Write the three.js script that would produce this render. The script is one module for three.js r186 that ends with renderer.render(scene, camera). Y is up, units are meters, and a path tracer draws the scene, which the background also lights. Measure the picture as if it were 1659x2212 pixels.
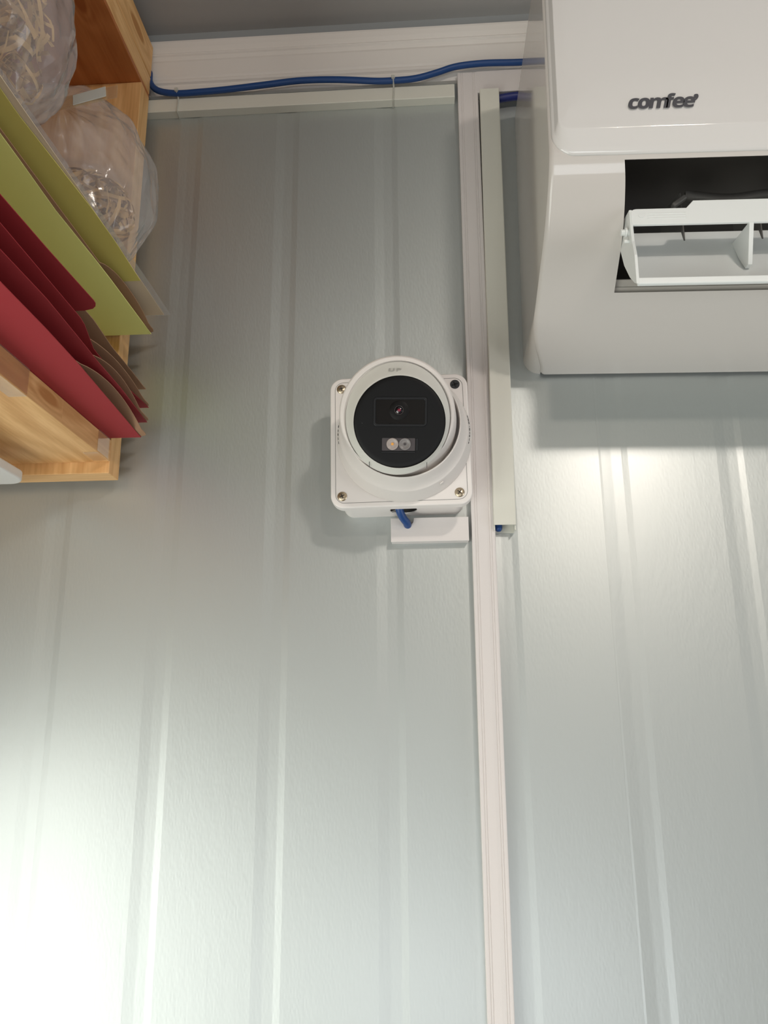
import * as THREE from 'three';
import { RoundedBoxGeometry } from 'three/addons/geometries/RoundedBoxGeometry.js';
import { mergeGeometries, mergeVertices, toCreasedNormals } from 'three/addons/utils/BufferGeometryUtils.js';
import { RectAreaLightUniformsLib } from 'three/addons/lights/RectAreaLightUniformsLib.js';
import { FontLoader } from 'three/addons/loaders/FontLoader.js';
import { TextGeometry } from 'three/addons/geometries/TextGeometry.js';
import { Brush, Evaluator, SUBTRACTION } from 'three-bvh-csg';

// ---------------------------------------------------------------- camera, lights, exposure
const EYE = 1.62;                                   // camera height above the floor; heights below are measured from it
const scene = new THREE.Scene();
scene.background = new THREE.Color(0x1b1a18);
const camera = new THREE.PerspectiveCamera(2 * Math.atan(1106 / 1700) * 180 / Math.PI, 1659 / 2212, 0.02, 20);
camera.position.set(0, EYE, 0.65);
camera.rotation.set(0.254913, 0.057714, -0.008461, 'YXZ');
scene.add(camera);
const renderer = new THREE.WebGLRenderer({ antialias: true });
renderer.toneMapping = THREE.LinearToneMapping;
renderer.toneMappingExposure = 0.76;
renderer.shadowMap.enabled = true;
RectAreaLightUniformsLib.init();
const CEIL = 0.676;                                 // ceiling above the camera
const L = {
  near: { p: [0.46, 0.622, 1.18], size: 0.095, nits: 225, cd: 0.80, r: 0.056, color: 0xfff4ea },
  far: { p: [0.545, 0.622, 2.10], size: 0.085, nits: 110, cd: 0.40, r: 0.052, color: 0xfff0e0 },
  panes: [                                          // glazing low in the left wall and behind the camera
    { wall: 'left', a0: 0.34, a1: 1.00, y0: -1.30, y1: -0.02, nits: 5.1, color: 0xfcfff7 },
    { wall: 'left', a0: 1.12, a1: 2.30, y0: -1.35, y1: -0.22, nits: 2.4, color: 0xfcfff7 },
    { wall: 'right', a0: 0.30, a1: 1.90, y0: -1.25, y1: -0.08, nits: 3.6, color: 0xf8fbff },
    { wall: 'front', a0: -0.56, a1: 0.90, y0: -1.52, y1: -0.80, nits: 4.4, color: 0xf6fbff },
  ],
};

// ---------------------------------------------------------------- helpers
let seed = 20240611;
const rnd = () => { seed = (seed * 1664525 + 1013904223) >>> 0; return seed / 4294967296; };
const rr = (a, b) => a + (b - a) * rnd();
const lerp = (a, b, t) => a + (b - a) * t;
const sstep = (a, b, x) => { const t = Math.min(1, Math.max(0, (x - a) / (b - a))); return t * t * (3 - 2 * t); };
const names = new Map();
function numbered(n) { const k = names.get(n) || 0; names.set(n, k + 1); return k ? n + '_' + String(k).padStart(3, '0') : n; }
function shadows(o) { o.traverse((c) => { if (c.isMesh) { c.castShadow = true; c.receiveShadow = true; } }); return o; }
// a thing: a Group at its base; children are authored in the thing's own frame unless given through at()
function thing(name, label, category, [x, y, z], group) {
  const g = new THREE.Group(); g.name = numbered(name); g.position.set(x, y + EYE, z); scene.add(g);
  g.userData = { label, category }; if (group) g.userData.group = group;
  g.userData0 = [x, y, z];
  return g;
}
function solo(name, geo, mat, label, category, base, group) {
  geo.translate(-base[0], -base[1], -base[2]);
  const m = new THREE.Mesh(geo, mat); m.name = numbered(name); m.position.set(base[0], base[1] + EYE, base[2]); scene.add(m);
  m.userData = { label, category }; if (group) m.userData.group = group; m.userData0 = base;
  return shadows(m);
}
// part in the parent's own frame
function part(name, geo, mat, parent, label) {
  const m = new THREE.Mesh(geo, mat); m.name = name; parent.add(m); if (label) m.userData.label = label;
  return shadows(m);
}
// part whose geometry is given in room coordinates (x, height from the eye, z)
function rpart(name, geo, mat, parent, label) {
  const b = parent.userData0; geo.translate(-b[0], -b[1], -b[2]);
  const m = part(name, geo, mat, parent, label); m.userData0 = b; return m;
}
function structure(o) { o.userData = { kind: 'structure' }; return o; }
function box(x0, x1, y0, y1, z0, z1, r = 0) {
  const w = x1 - x0, h = y1 - y0, d = z1 - z0;
  const g = r > 0 ? new RoundedBoxGeometry(w, h, d, 3, Math.min(r, w / 2.01, h / 2.01, d / 2.01)) : new THREE.BoxGeometry(w, h, d);
  return g.translate((x0 + x1) / 2, (y0 + y1) / 2, (z0 + z1) / 2);
}
function merge(list) { return mergeGeometries(list.map((g) => { const n = g.index ? g.toNonIndexed() : g; for (const k of Object.keys(n.attributes)) if (!['position', 'normal', 'uv'].includes(k)) n.deleteAttribute(k); return n; })); }
// uv in metres by dominant face direction; the grain runs along axis «grain» (0 x, 1 y, 2 z)
function metreUV(g, grain = 1, ox = 0, oy = 0) {
  g = g.index ? g.toNonIndexed() : g;
  const p = g.attributes.position, uv = new Float32Array(p.count * 2), A = new THREE.Vector3(), B = new THREE.Vector3(), C = new THREE.Vector3();
  for (let i = 0; i < p.count; i += 3) {
    A.fromBufferAttribute(p, i); B.fromBufferAttribute(p, i + 1); C.fromBufferAttribute(p, i + 2);
    const n = B.clone().sub(A).cross(C.clone().sub(A)), a = [Math.abs(n.x), Math.abs(n.y), Math.abs(n.z)];
    const d = a.indexOf(Math.max(...a)); let rest = [0, 1, 2].filter((k) => k !== d);
    if (rest.includes(grain)) rest = [grain, rest.find((k) => k !== grain)];
    [A, B, C].forEach((v, k) => { const c = [v.x, v.y, v.z]; uv[(i + k) * 2] = c[rest[0]] + ox; uv[(i + k) * 2 + 1] = c[rest[1]] + oy + d * 0.13; });
  }
  g.setAttribute('uv', new THREE.BufferAttribute(uv, 2)); return g;
}
// grid of points (rows of arrays of Vector3) to a surface
function gridGeo(rows, flip = false) {
  const nr = rows.length, nc = rows[0].length, pos = [], uv = [], idx = [];
  rows.forEach((r) => r.forEach((v) => { pos.push(v.x, v.y, v.z); uv.push(v.x, v.y); }));
  for (let i = 0; i < nr - 1; i++) for (let j = 0; j < nc - 1; j++) {
    const a = i * nc + j, b = a + 1, c = a + nc, d = c + 1;
    if (flip) idx.push(a, c, b, b, c, d); else idx.push(a, b, c, b, d, c);
  }
  const g = new THREE.BufferGeometry(); g.setAttribute('position', new THREE.Float32BufferAttribute(pos, 3)); g.setAttribute('uv', new THREE.Float32BufferAttribute(uv, 2));
  g.setIndex(idx); g.computeVertexNormals(); return g;
}
// closed profile (points [a, b]) extruded; map(a, b, t) gives the point, t from 0 to 1
function sweepProfile(pts, map, steps = 1) {
  const shape = new THREE.Shape(pts.map(([a, b]) => new THREE.Vector2(a, b)));
  const g = new THREE.ExtrudeGeometry(shape, { depth: 1, bevelEnabled: false, steps });
  const p = g.attributes.position, v = new THREE.Vector3();
  for (let i = 0; i < p.count; i++) { const q = map(p.getX(i), p.getY(i), p.getZ(i)); p.setXYZ(i, q[0], q[1], q[2]); }
  g.computeVertexNormals();
  // outward winding
  g.computeBoundingBox(); let vol = 0; const A = new THREE.Vector3(), B = new THREE.Vector3(), C = new THREE.Vector3(), c = g.boundingBox.getCenter(v.clone());
  for (let i = 0; i < p.count; i += 3) { A.fromBufferAttribute(p, i).sub(c); B.fromBufferAttribute(p, i + 1).sub(c); C.fromBufferAttribute(p, i + 2).sub(c); vol += A.dot(B.clone().cross(C)); }
  if (vol < 0) { for (let i = 0; i < p.count; i += 3) { const x = [p.getX(i + 1), p.getY(i + 1), p.getZ(i + 1)]; p.setXYZ(i + 1, p.getX(i + 2), p.getY(i + 2), p.getZ(i + 2)); p.setXYZ(i + 2, ...x); } g.computeVertexNormals(); }
  return g;
}
function tube(points, r, seg = 80, radial = 10, closed = false) {
  const c = new THREE.CatmullRomCurve3(points.map((p) => new THREE.Vector3(...p)), closed, 'centripetal');
  const g = new THREE.TubeGeometry(c, seg, r, radial, closed);
  if (closed) return g;
  const caps = [0, 1].map((t) => { const s = new THREE.SphereGeometry(r, radial, 6); const p = c.getPoint(t); return s.translate(p.x, p.y, p.z); });
  return merge([g, ...caps]);
}

// ---------------------------------------------------------------- textures
function noise2(w, h, cx, cy) {                     // tileable value noise
  const g = new Float32Array(cx * cy); for (let i = 0; i < g.length; i++) g[i] = rnd();
  const out = new Float32Array(w * h);
  for (let y = 0; y < h; y++) for (let x = 0; x < w; x++) {
    const fx = x / w * cx, fy = y / h * cy, x0 = Math.floor(fx), y0 = Math.floor(fy), tx = sstep(0, 1, fx - x0), ty = sstep(0, 1, fy - y0);
    const a = g[(y0 % cy) * cx + x0 % cx], b = g[(y0 % cy) * cx + (x0 + 1) % cx], c = g[((y0 + 1) % cy) * cx + x0 % cx], d = g[((y0 + 1) % cy) * cx + (x0 + 1) % cx];
    out[y * w + x] = lerp(lerp(a, b, tx), lerp(c, d, tx), ty);
  }
  return out;
}
function dataTex(w, h, fn, srgb, rep) {
  const d = new Uint8Array(w * h * 4);
  for (let i = 0; i < w * h; i++) { const c = fn(i % w, Math.floor(i / w), i); d[i * 4] = c[0]; d[i * 4 + 1] = c[1]; d[i * 4 + 2] = c[2]; d[i * 4 + 3] = 255; }
  const t = new THREE.DataTexture(d, w, h); t.wrapS = t.wrapT = THREE.RepeatWrapping; t.magFilter = THREE.LinearFilter; t.minFilter = THREE.LinearMipmapLinearFilter; t.generateMipmaps = true;
  if (srgb) t.colorSpace = THREE.SRGBColorSpace; if (rep) t.repeat.set(...rep); t.needsUpdate = true; return t;
}
// rolled, painted sheet steel: fine vertical orange peel
const wallBump = (() => { const a = noise2(512, 512, 170, 60), b = noise2(512, 512, 40, 12), c = noise2(512, 512, 9, 4); return dataTex(512, 512, (x, y, i) => { const v = 255 * (0.35 * a[i] + 0.35 * b[i] + 0.3 * c[i]); return [v, v, v]; }, false, [5, 5]); })();
const paperBump = (() => { const a = noise2(256, 256, 128, 128), b = noise2(256, 256, 30, 30); return dataTex(256, 256, (x, y, i) => { const v = 255 * (0.5 * a[i] + 0.5 * b[i]); return [v, v, v]; }, false, [8, 8]); })();
const plasticBump = (() => { const a = noise2(256, 256, 128, 128), b = noise2(256, 256, 40, 40); return dataTex(256, 256, (x, y, i) => { const v = 255 * (0.6 * a[i] + 0.4 * b[i]); return [v, v, v]; }, false, [12, 12]); })();
const crinkle = (() => { const a = noise2(512, 512, 7, 5), b = noise2(512, 512, 15, 11), c = noise2(512, 512, 40, 30); return dataTex(512, 512, (x, y, i) => { const v = 255 * Math.min(1, 1.1 * (1 - Math.abs(2 * a[i] - 1)) * 0.5 + 0.4 * (1 - Math.abs(2 * b[i] - 1)) + 0.15 * c[i]); return [v, v, v]; }, false, [2, 1]); })();
// pine, grain along u (metres)
function pine(base, dark, knots) {
  const w = 1024, h = 512, a = noise2(w, h, 6, 40), b = noise2(w, h, 10, 150), c = noise2(w, h, 5, 5), f = noise2(w, h, 60, 256);
  const K = []; for (let i = 0; i < knots; i++) K.push([rnd() * w, rnd() * h, rr(8, 17)]);
  return dataTex(w, h, (x, y, i) => {
    let warp = 0, k = 0; for (const [kx, ky, kr] of K) { const dx = (x - kx) / 3.2, dy = y - ky, d = Math.hypot(dx, dy) / kr; warp += Math.exp(-d * d * 0.6) * 3; k = Math.max(k, sstep(1.0, 0.55, d)); }
    const ring = 0.5 + 0.5 * Math.sin((y / h * 60 + c[i] * 14 + warp * 4));
    let t = 0.30 * ring + 0.3 * a[i] + 0.25 * b[i] + 0.15 * f[i] - 0.2; t = Math.min(1, Math.max(0, t + k * 0.75));
    return [0, 1, 2].map((j) => lerp(base[j], dark[j], t));
  }, true, [2.2, 4.4]);
}
const pineTex = pine([238, 192, 132], [190, 134, 76], 4);

// ---------------------------------------------------------------- materials
const S = (o) => new THREE.MeshStandardMaterial(o), P = (o) => new THREE.MeshPhysicalMaterial(o);
const lin = (r, g, b) => new THREE.Color().setRGB(r, g, b);
const M = {
  wall: P({ color: lin(0.52, 0.552, 0.54), roughness: 0.46, metalness: 0.74, clearcoat: 1.0, clearcoatRoughness: 0.26, bumpMap: wallBump, bumpScale: 0.00012 }),
  room: S({ color: lin(0.36, 0.355, 0.34), roughness: 0.8 }),
  floor: S({ color: lin(0.17, 0.15, 0.13), roughness: 0.6 }),
  ceiling: S({ color: lin(0.42, 0.41, 0.40), roughness: 0.6 }),
  cove: S({ color: lin(0.84, 0.80, 0.755), roughness: 0.5 }),
  flashing: S({ color: lin(0.34, 0.36, 0.37), roughness: 0.55 }),
  duct: S({ color: lin(0.72, 0.675, 0.655), roughness: 0.42, bumpMap: plasticBump, bumpScale: 0.00004 }),
  ductOld: S({ color: lin(0.72, 0.71, 0.63), roughness: 0.45, bumpMap: plasticBump, bumpScale: 0.00004 }),
  ductDark: S({ color: lin(0.25, 0.24, 0.23), roughness: 0.6 }),
  cable: S({ color: lin(0.008, 0.055, 0.21), roughness: 0.42 }),
  cableDeep: S({ color: lin(0.012, 0.02, 0.14), roughness: 0.4 }),
  tie: P({ color: lin(0.85, 0.85, 0.80), roughness: 0.35, transmission: 0.55, thickness: 0 }),
  boxWhite: S({ color: lin(0.80, 0.755, 0.725), roughness: 0.42, bumpMap: plasticBump, bumpScale: 0.00003 }),
  camWhite: S({ color: lin(0.74, 0.695, 0.66), roughness: 0.5, bumpMap: plasticBump, bumpScale: 0.00003 }),
  camRing: S({ color: lin(0.68, 0.67, 0.62), roughness: 0.45 }),
  camMark: S({ color: lin(0.05, 0.05, 0.05), roughness: 0.7 }),
  emboss: S({ color: lin(0.42, 0.41, 0.38), roughness: 0.6 }),
  faceBlack: P({ color: lin(0.0045, 0.0045, 0.005), roughness: 0.45, specularIntensity: 0.45 }),
  windowBlack: P({ color: lin(0.006, 0.005, 0.005), roughness: 0.12, clearcoat: 0.3 }),
  rimBlack: P({ color: lin(0.009, 0.0095, 0.011), roughness: 0.4, specularIntensity: 0.6 }),
  lensRing: P({ color: lin(0.006, 0.0055, 0.0055), roughness: 0.5, specularIntensity: 0.35 }),
  lensEdge: S({ color: lin(0.07, 0.065, 0.06), roughness: 0.3 }),
  lensGlass: P({ color: lin(0.004, 0.002, 0.006), roughness: 0.05, clearcoat: 1 }),
  lensPink: S({ color: lin(0.20, 0.012, 0.035), roughness: 0.3 }),
  ledBack: S({ color: lin(0.055, 0.045, 0.047), roughness: 0.35 }),
  ledLens: P({ color: lin(0.36, 0.31, 0.285), roughness: 0.3 }),
  ledLens2: P({ color: lin(0.20, 0.185, 0.18), roughness: 0.3 }),
  ledChip: S({ color: lin(0.75, 0.34, 0.06), roughness: 0.5 }),
  screw: S({ color: lin(0.52, 0.43, 0.31), roughness: 0.32, metalness: 0.9 }),
  screwSlot: S({ color: lin(0.06, 0.05, 0.04), roughness: 0.7 }),
  plug: S({ color: lin(0.018, 0.020, 0.023), roughness: 0.6 }),
  ac: P({ color: lin(0.61, 0.575, 0.54), roughness: 0.08 }),
  acPanel: P({ color: lin(0.71, 0.69, 0.67), roughness: 0.07, clearcoat: 0.4, clearcoatRoughness: 0.05 }),
  acLedge: S({ color: lin(0.40, 0.375, 0.34), roughness: 0.4 }),
  acDark: S({ color: lin(0.085, 0.078, 0.070), roughness: 0.6 }),
  acVane: S({ color: lin(0.12, 0.115, 0.108), roughness: 0.5 }),
  louver: S({ color: lin(0.76, 0.785, 0.77), roughness: 0.35 }),
  logo: S({ color: lin(0.055, 0.055, 0.065), roughness: 0.5 }),
  wood: S({ map: pineTex, roughness: 0.55 }),
  woodRed: S({ map: pineTex, color: lin(0.62, 0.36, 0.24), roughness: 0.5 }),
  red: S({ color: lin(0.33, 0.019, 0.026), roughness: 0.7, bumpMap: paperBump, bumpScale: 0.00003 }),
  green: S({ color: lin(0.86, 0.88, 0.30), roughness: 0.7, bumpMap: paperBump, bumpScale: 0.00003 }),
  olive: S({ color: lin(0.66, 0.58, 0.15), roughness: 0.75, bumpMap: paperBump, bumpScale: 0.00003 }),
  kraft: S({ color: lin(0.36, 0.205, 0.115), roughness: 0.85, bumpMap: paperBump, bumpScale: 0.00004 }),
  kraftPale: S({ color: lin(0.70, 0.57, 0.40), roughness: 0.85, bumpMap: paperBump, bumpScale: 0.00004 }),
  shred: S({ color: lin(0.62, 0.38, 0.15), roughness: 0.8 }),
  shredDark: S({ color: lin(0.36, 0.22, 0.10), roughness: 0.8 }),
  film: P({ color: lin(0.95, 0.95, 0.95), roughness: 0.15, transmission: 0.82, bumpMap: crinkle, bumpScale: 0.006, thickness: 0, ior: 1.45 }),
  filmLabel: S({ color: lin(0.60, 0.62, 0.58), roughness: 0.5 }),
  tape: P({ color: lin(0.93, 0.88, 0.76), roughness: 0.2, transmission: 0.92, thickness: 0 }),
  barWhite: S({ color: lin(0.72, 0.70, 0.66), roughness: 0.5 }),
  lampRim: S({ color: lin(0.8, 0.8, 0.8), roughness: 0.4 }),
  lampGlow: S({ color: 0x222222, emissive: 0xffefd8, emissiveIntensity: 12 }),
};

// ---------------------------------------------------------------- the room
const XL = -0.62, XR = 2.2, ZB = 3.0, TH = 0.06;
{
  // the sheet-steel wall: shallow vertical grooves every 96.5 mm
  const wall = new THREE.Group(); wall.name = 'wall_back'; scene.add(wall); structure(wall);
  const joints = [XL - TH, 0.1470, 1.1120, XR + TH];
  for (let k = 0; k < 3; k++) {
    const a = joints[k], b = joints[k + 1], f = [];
    const lipL = k > 0, lipR = k < 2;
    f.push([a + (lipL ? 0.00002 : 0), lipL ? -0.0001 : 0]);
    for (let i = -6; i <= 22; i++) {
      const xr = 0.0749 + i * 0.0965, pts = [[xr - 0.0226, 0], [xr - 0.0142, -0.00040], [xr - 0.0132, -0.00042], [xr - 0.0062, -0.00042], [xr - 0.0053, -0.00040], [xr, 0]];
      for (const q of pts) if (q[0] > a + 0.0008 && q[0] < b - 0.0008) f.push(q);
    }
    f.push([b - (lipR ? 0.00002 : 0), lipR ? -0.0001 : 0]);
    const pts = [...f, [f[f.length - 1][0], -0.05], [f[0][0], -0.05]];
    const g = sweepProfile(pts, (u, v, t) => [u, lerp(0, EYE + CEIL, t), v]);
    const p = g.attributes.position, uv = g.attributes.uv; for (let i = 0; i < p.count; i++) uv.setXY(i, p.getX(i), p.getY(i));
    part('wall_panel', g, M.wall, wall);
  }
  const s = (name, g, m) => { const o = new THREE.Mesh(g.translate(0, EYE, 0), m); o.name = name; scene.add(o); structure(o); return shadows(o); };
  s('ceiling', box(XL - TH, XR + TH, CEIL, CEIL + TH, -0.05, ZB + TH), M.ceiling);
  s('floor', box(XL - TH, XR + TH, -EYE - TH, -EYE, -0.05, ZB + TH), M.floor);
  for (const side of ['left', 'right', 'front']) {            // walls around their window openings
    const left = side === 'left', right = side === 'right', list = L.panes.filter((w) => w.wall === side), lo = Math.min(...list.map((w) => w.y0)), hi = Math.max(...list.map((w) => w.y1));
    const bx = (a0, a1, y0, y1) => (left ? box(XL - TH, XL, y0, y1, a0, a1) : right ? box(XR, XR + TH, y0, y1, a0, a1) : box(a0, a1, y0, y1, ZB, ZB + TH));
    const e0 = left || right ? 0 : XL - TH, e1 = left || right ? ZB : XR + TH, g = [bx(e0, e1, -EYE, lo), bx(e0, e1, hi, CEIL)]; let x = e0;
    for (const w of list) { g.push(bx(x, w.a0, lo, hi)); if (w.y0 > lo) g.push(bx(w.a0, w.a1, lo, w.y0)); if (w.y1 < hi) g.push(bx(w.a0, w.a1, w.y1, hi)); x = w.a1; }
    g.push(bx(x, e1, lo, hi)); s('wall_' + side, merge(g), M.room);
  }
  const fr = 0.03;
  L.panes.forEach((W, k) => {
    const left = W.wall === 'left', right = W.wall === 'right', mid = (W.a0 + W.a1) / 2, hy = (W.y0 + W.y1) / 2;
    const bx = (a0, a1, y0, y1, d0, d1) => (left ? box(XL - d1, XL - d0, y0, y1, a0, a1) : right ? box(XR + d0, XR + d1, y0, y1, a0, a1) : box(a0, a1, y0, y1, ZB + d0, ZB + d1));   // along the wall, height, outward depth
    const win = new THREE.Group(); win.name = 'window_' + (k + 1); const at = left ? [XL, W.y0, mid] : right ? [XR, W.y0, mid] : [mid, W.y0, ZB]; win.position.set(at[0], at[1] + EYE, at[2]); scene.add(win); structure(win); win.userData0 = at;
    rpart('window_frame', merge([bx(W.a0, W.a1, W.y0, W.y0 + fr, 0.005, 0.055), bx(W.a0, W.a1, W.y1 - fr, W.y1, 0.005, 0.055), bx(W.a0, W.a0 + fr, W.y0 + fr, W.y1 - fr, 0.005, 0.055), bx(W.a1 - fr, W.a1, W.y0 + fr, W.y1 - fr, 0.005, 0.055)]), M.lampRim, win);
    rpart('window_pane', bx(W.a0 + fr, W.a1 - fr, W.y0 + fr, W.y1 - fr, 0.03, 0.036), S({ color: 0x222222, emissive: W.color, emissiveIntensity: W.nits * 0.25 }), win);
    const ra = new THREE.RectAreaLight(W.color, W.nits, W.a1 - W.a0 - 2 * fr, W.y1 - W.y0 - 2 * fr);
    ra.position.set(left ? XL - 0.02 : right ? XR + 0.02 : mid, EYE + hy, left || right ? mid : ZB + 0.02); ra.lookAt(left ? XL + 1 : right ? XR - 1 : mid, EYE + hy, left || right ? mid : 0); scene.add(ra);
  });

  // moulded white trim under the ceiling and the grey flashing above it
  const cove = [[0, 0.606], [0.004, 0.606], [0.0052, 0.616], [0.0036, 0.6172], [0.0036, 0.6184], [0.0060, 0.6196], [0.0064, 0.6225], [0.0056, 0.6240], [0.0068, 0.6262], [0.0078, 0.632], [0.0092, 0.6415], [0.0086, 0.6440], [0.0098, 0.6475], [0.0112, 0.6486], [0.0116, 0.6498], [0.0106, 0.6512], [0.0125, 0.6560], [0.0138, 0.6610], [0.0138, 0.6632], [0, 0.6632]];
  s('trim_1', sweepProfile(cove, (z, y, t) => [lerp(XL, XR, t), y, z]), M.cove);
  s('trim_2', box(XL, XR, 0.6632, CEIL, 0, 0.0095), M.flashing);
}

// ---------------------------------------------------------------- lamps (above and behind the camera, outside the picture)
function ceilingLamp(l, label) {
  const t = thing('ceiling_lamp', label, 'ceiling lamp', [l.p[0], CEIL, l.p[2]], 'opal ceiling lamps'), d = l.p[1] - CEIL, pts = [];
  for (let i = 0; i <= 14; i++) { const a = i / 14 * Math.PI / 2; pts.push(new THREE.Vector2(Math.sin(a) * l.r, -0.006 - Math.cos(a) * (-d - 0.008))); }
  part('opal_dome', new THREE.LatheGeometry(pts, 44), M.lampGlow, t);
  part('lamp_base', new THREE.CylinderGeometry(l.r + 0.010, l.r + 0.014, 0.007, 44).translate(0, -0.0035, 0), M.lampRim, t);
  const r = new THREE.RectAreaLight(l.color, l.nits, l.size, l.size);                       // what the dome sends straight down
  r.position.set(l.p[0], l.p[1] + EYE, l.p[2]); r.lookAt(l.p[0], 0, l.p[2]); scene.add(r);
  const s = new THREE.PointLight(l.color, l.cd, 0, 2);                                      // and to all sides
  s.position.set(l.p[0], l.p[1] + 0.026 + EYE, l.p[2]); s.castShadow = true; s.shadow.radius = 2.0; scene.add(s);
}
ceilingLamp(L.near, 'round opal dome lamp on the ceiling nearest the air conditioner');
ceilingLamp(L.far, 'round opal dome lamp on the ceiling farther back in the room');

// ---------------------------------------------------------------- air conditioner
{
  const t = thing('air_conditioner', 'white wall-mounted split air conditioner with its louver open', 'air conditioner', [0.0872, 0.2905, 0]);
  t.rotation.z = -1.2 * Math.PI / 180;
  const W = 0.722, V2 = THREE.Vector2;
  const low = new THREE.CatmullRomCurve3([[0.184, 0.096], [0.1842, 0.0875], [0.1834, 0.0808], [0.1808, 0.0752], [0.173, 0.0645], [0.149, 0.0445], [0.115, 0.0285], [0.073, 0.0115], [0.040, 0.0025], [0.022, 0.0004], [0.004, 0.0]].map(([z, y]) => new THREE.Vector3(0, y, z)), false, 'centripetal');
  const prof = [new V2(0.0, 0.274), new V2(0.05, 0.274), new V2(0.150, 0.274), new V2(0.172, 0.270), new V2(0.182, 0.258), new V2(0.184, 0.240), new V2(0.184, 0.16)];
  const yT = 0.0772, yB = 0.0226;
  for (let i = 0; i <= 90; i++) { const q = low.getPoint(i / 90); prof.push(new V2(q.z, q.y)); }
  // rows exactly at the opening's top and bottom
  const cut = (y) => { for (let i = 8; i < prof.length; i++) if (prof[i - 1].y > y && prof[i].y <= y) { const k = (y - prof[i - 1].y) / (prof[i].y - prof[i - 1].y); prof.splice(i, 0, new V2(lerp(prof[i - 1].x, prof[i].x, k), y)); return i; } };
  const iT = cut(yT), iB = cut(yB);
  const nrm = prof.map((p, i) => { const a = prof[Math.max(0, i - 1)], b = prof[Math.min(prof.length - 1, i + 1)]; const d = b.clone().sub(a).normalize(); return new V2(-d.y, d.x); });   // points out of the casing (z, y)
  const rc = 0.0145, r2 = 0.0045, a0 = 0.5;
  const xoL = (y) => lerp(0.0580, 0.0506, (y - yB) / (yT - yB)), xoR = (y) => W - xoL(y);
  const side0 = (y) => (y < rc ? rc - Math.sqrt(Math.max(0, rc * rc - (rc - y) * (rc - y))) : 0);
  function pt(i, x) {                                 // point on the casing at row i, with the rounded side edges
    const p = prof[i], y = Math.max(0, p.y), s0 = side0(y);
    let d = Math.min(x, W - x) - 0; let inset = 0, xx = x;
    if (d < r2) { const a = lerp(a0, Math.PI / 2, d / r2); inset = r2 * (1 - Math.sin(a)); d = r2 * (Math.cos(a0) - Math.cos(a)); }
    const room = s0; d = room + d * (1 - room / (W / 2));
    xx = x < W / 2 ? d : W - d;
    return new THREE.Vector3(xx, p.y - nrm[i].y * inset, Math.max(0, p.x - nrm[i].x * inset));
  }
  const edge = [0, 0.1, 0.2, 0.3, 0.4, 0.5, 0.6, 0.7, 0.8, 0.9, 1].map((k) => k * r2);
  const rowsL = [], rowsR = [], top = [], bot = [];
  for (let i = 0; i < prof.length; i++) {
    const y = Math.min(yT, Math.max(yB, prof[i].y)), xl = xoL(y), xr = xoR(y);
    rowsL.push([...edge, 0.02, 0.035, xl].map((x) => pt(i, x)));
    rowsR.push([xr, W - 0.035, W - 0.02, ...[...edge].reverse().map((x) => W - x)].map((x) => pt(i, x)));
    const mid = []; for (let k = 0; k <= 24; k++) mid.push(pt(i, lerp(xl, xr, k / 24)));
    if (i <= iT) top.push(mid); if (i >= iB) bot.push(mid);
  }
  const back = (rows, j) => rows.map((r) => [new THREE.Vector3(r[j].x, r[j].y, 0), r[j]]);
  // returns of the opening, 14 mm deep
  const inV = new THREE.Vector3(0, 0.35, -1).normalize();
  const ret = (line, d, dir = inV) => [line, line.map((v) => v.clone().addScaledVector(dir, d))];
  const lipL = [], lipR = []; for (let i = iT; i <= iB; i++) { lipL.push(rowsL[i][rowsL[i].length - 1]); lipR.push(rowsR[i][0]); }
  const shell = merge([gridGeo(rowsL), gridGeo(rowsR), gridGeo(top), gridGeo(bot), gridGeo(back(rowsL, 0)), gridGeo(back(rowsR, rowsR[0].length - 1), true),
    gridGeo(ret(top[top.length - 1], 0.010, new THREE.Vector3(0, 0.6, -0.8))), gridGeo(ret(bot[0], 0.012, new THREE.Vector3(0, 0.15, -1).normalize()), true), gridGeo(ret(lipL, 0.04, new THREE.Vector3(0, 0.3, -1).normalize())), gridGeo(ret(lipR, 0.04, new THREE.Vector3(0, 0.3, -1).normalize()), true)]);
  part('casing', shell, M.ac, t);
  // the ledge just inside the lower edge of the opening
  { const lg = (z0, y0, z1, y1) => [[0.0588, y0, z0], [W - 0.0588, y0, z0]].map((v) => new THREE.Vector3(...v)); const st = [[0.0960, 0.0228], [0.0972, 0.0246], [0.1012, 0.0262], [0.1016, 0.0270], [0.1006, 0.0274], [0.1060, 0.0300], [0.1066, 0.0308], [0.1040, 0.0318], [0.0900, 0.0330], [0.0860, 0.0240]]; part('opening_ledge', gridGeo([...st, st[0]].map(([z, y]) => lg(z, y))), M.acLedge, t); }
  // dark air duct behind the opening
  const duct = [[0.1765, 0.0815], [0.172, 0.090], [0.150, 0.108], [0.120, 0.122], [0.085, 0.126], [0.060, 0.112], [0.052, 0.085], [0.058, 0.055], [0.072, 0.032], [0.084, 0.0235]];
  const dc = new THREE.CatmullRomCurve3(duct.map(([z, y]) => new THREE.Vector3(0, y, z)), false, 'centripetal'), drows = [];
  for (let i = 0; i <= 40; i++) { const q = dc.getPoint(i / 40); drows.push([0.044, 0.2, 0.4, 0.6, W - 0.044].map((x) => new THREE.Vector3(x, q.y, q.z))); }
  const cap = (x) => { const sh = new THREE.Shape(drows.map((r) => new V2(r[0].z, r[0].y))); const g = new THREE.ShapeGeometry(sh); const p = g.attributes.position; for (let i = 0; i < p.count; i++) p.setXYZ(i, x, p.getY(i), p.getX(i)); g.computeVertexNormals(); return g; };
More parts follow.
